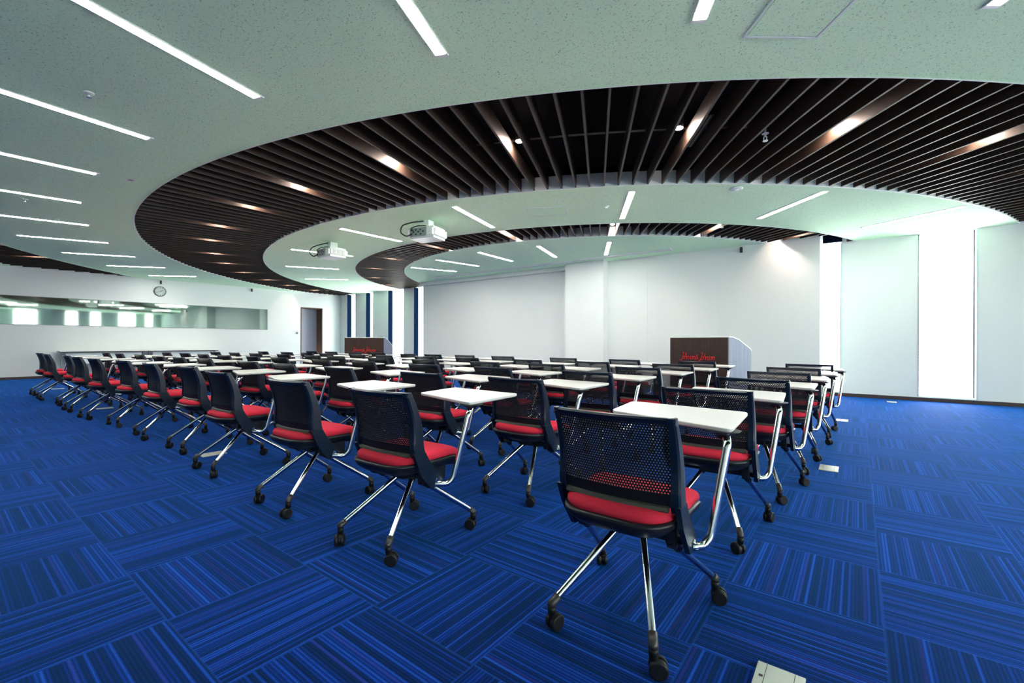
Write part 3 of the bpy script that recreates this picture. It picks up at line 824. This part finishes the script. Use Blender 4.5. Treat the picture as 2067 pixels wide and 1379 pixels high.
# screen slot in front of the screen wall
mb = MB(); mb.box(-9.75, -2.92, 8.86, 8.98, CEIL-.022, CEIL-.001, bev=.004); o = mb.build('screen_housing', M['wall']); tag(o, 'long slim white projection screen housing in ceiling before the screen wall', 'screen housing')
def sprinkler(x, y, z, lab, down=.035):
    r = empty('ceiling_sprinkler', (x, y, z)); tag(r, lab, 'sprinkler', 'ceiling sprinklers')
    mb = MB(); mb.tube([(0, 0, -.001), (0, 0, -.006), (0, 0, -.010)], [.032, .032, .02], None, 20); mb.build('escutcheon', M['white'], r)
    mb = MB(); mb.cyl((0, 0, -.01), (0, 0, -down), .008, seg=10); mb.tube([(0, 0, -down), (0, 0, -down-.003)], .018, None, 14); mb.build('nozzle', M['chrome'], r)
sprinkler(-4.52, .73, CEIL, 'small sprinkler head in ceiling between the two nearest left strip lights')
sprinkler(-8.60, .78, CEIL, 'small sprinkler head in ceiling by the fourth and fifth left strip lights')
sprinkler(-2.70, 5.60, CEIL, 'tiny sprinkler head in the ceiling between the slat bands', .02)
for x, y, lab in ((-.67, 4.61, 'pale sprinkler hanging between slats of the wide slat band'), (-1.72, 7.70, 'pale sprinkler hanging between slats of the small slat band')):
    r = empty('hanging_sprinkler', (x, y, CEIL+.02)); tag(r, lab, 'sprinkler', 'sprinklers hanging between the slats')
    mb = MB(); mb.cyl((0, 0, 0), (0, 0, .235), .009, seg=10); mb.tube([(0, 0, .03), (0, 0, .026)], .03, None, 16); mb.build('pipe', M['alu'], r)
    mb = MB(); mb.cyl((-.012, 0, .0), (-.012, 0, -.035), .004, seg=8); mb.cyl((.012, 0, 0), (.012, 0, -.035), .004, seg=8); mb.cyl((0, 0, -.035), (0, 0, -.04), .022, seg=14); mb.build('head', M['white'], r)
r = empty('smoke_detector', (-1.16, 5.88, CEIL)); tag(r, 'round white smoke detector in the ceiling just inside the wide slat band', 'smoke detector')
mb = MB(); mb.tube([(0, 0, -.001), (0, 0, -.012), (0, 0, -.022)], [.075, .075, .05], None, 28); mb.build('base', M['framew'], r)
mb = MB(); mb.tube([(0, 0, -.022), (0, 0, -.03)], [.03, .02], None, 20); mb.build('sensor_cap', M['white'], r)
r = empty('ceiling_vent', (-6.60, 1.42, CEIL), math.radians(-10)); tag(r, 'small oval pale vent in ceiling left of the wide slat band', 'vent')
mb = MB(); mb.tube([(0, 0, -.0005), (0, 0, -.004)], .045, None, 24); mb.build('rim', M['white'], r)
mb = MB(); mb.tube([(0, 0, -.004), (0, 0, -.005)], .028, None, 20); mb.build('grille', M['grey'], r)
# linear air diffuser above the slats
a = math.radians(-58.09)
r = empty('linear_diffuser', (LC.x+10.05*math.cos(a), LC.y+10.05*math.sin(a), CEIL+.152), a); tag(r, 'black slotted air diffuser between slats near the middle downlight', 'air diffuser')
mb = MB(); mb.box(-.33, .33, -.07, .07, .004, .03); mb.build('housing', M['dark'], r)
mb = MB()
for i in range(4): mb.box(-.32, .32, -.055+i*.032, -.047+i*.032, -.002, .004)
mb.build('fin', M['grey'], r)

# ------------------------------------------------------------------ light of the sky
w = bpy.data.worlds.new('sky'); scn.world = w; w.use_nodes = True
bg = w.node_tree.nodes['Background']; bg.inputs[0].default_value = (1.0, 1.0, .94, 1); bg.inputs[1].default_value = 4.8

# ------------------------------------------------------------------ camera
F = 908.9
cam = bpy.data.cameras.new('camera'); co = bpy.data.objects.new('camera', cam); COL.objects.link(co)
cam.sensor_width = 36; cam.lens = F/2067*36; cam.clip_start = .02; cam.clip_end = 200
yaw, roll = .6556, .003
Fv = Vector((-math.sin(yaw), math.cos(yaw), 0)); Rt = Vector((math.cos(yaw), math.sin(yaw), 0)); Up = Vector((0, 0, 1))
R2 = Rt*math.cos(roll)+Up*math.sin(roll); U2 = -Rt*math.sin(roll)+Up*math.cos(roll)
mx = Matrix((R2, U2, -Fv)).transposed().to_4x4(); mx.translation = Vector((0, 0, .9851))
co.matrix_world = mx
scn.camera = co
scn.view_settings.view_transform = 'Standard'; scn.view_settings.look = 'None'; scn.view_settings.gamma = 1
scn.view_settings.use_curve_mapping = False
scn.view_settings.exposure = 1.82
scn.cycles.max_bounces = 12; scn.cycles.diffuse_bounces = 6; scn.cycles.transparent_max_bounces = 24
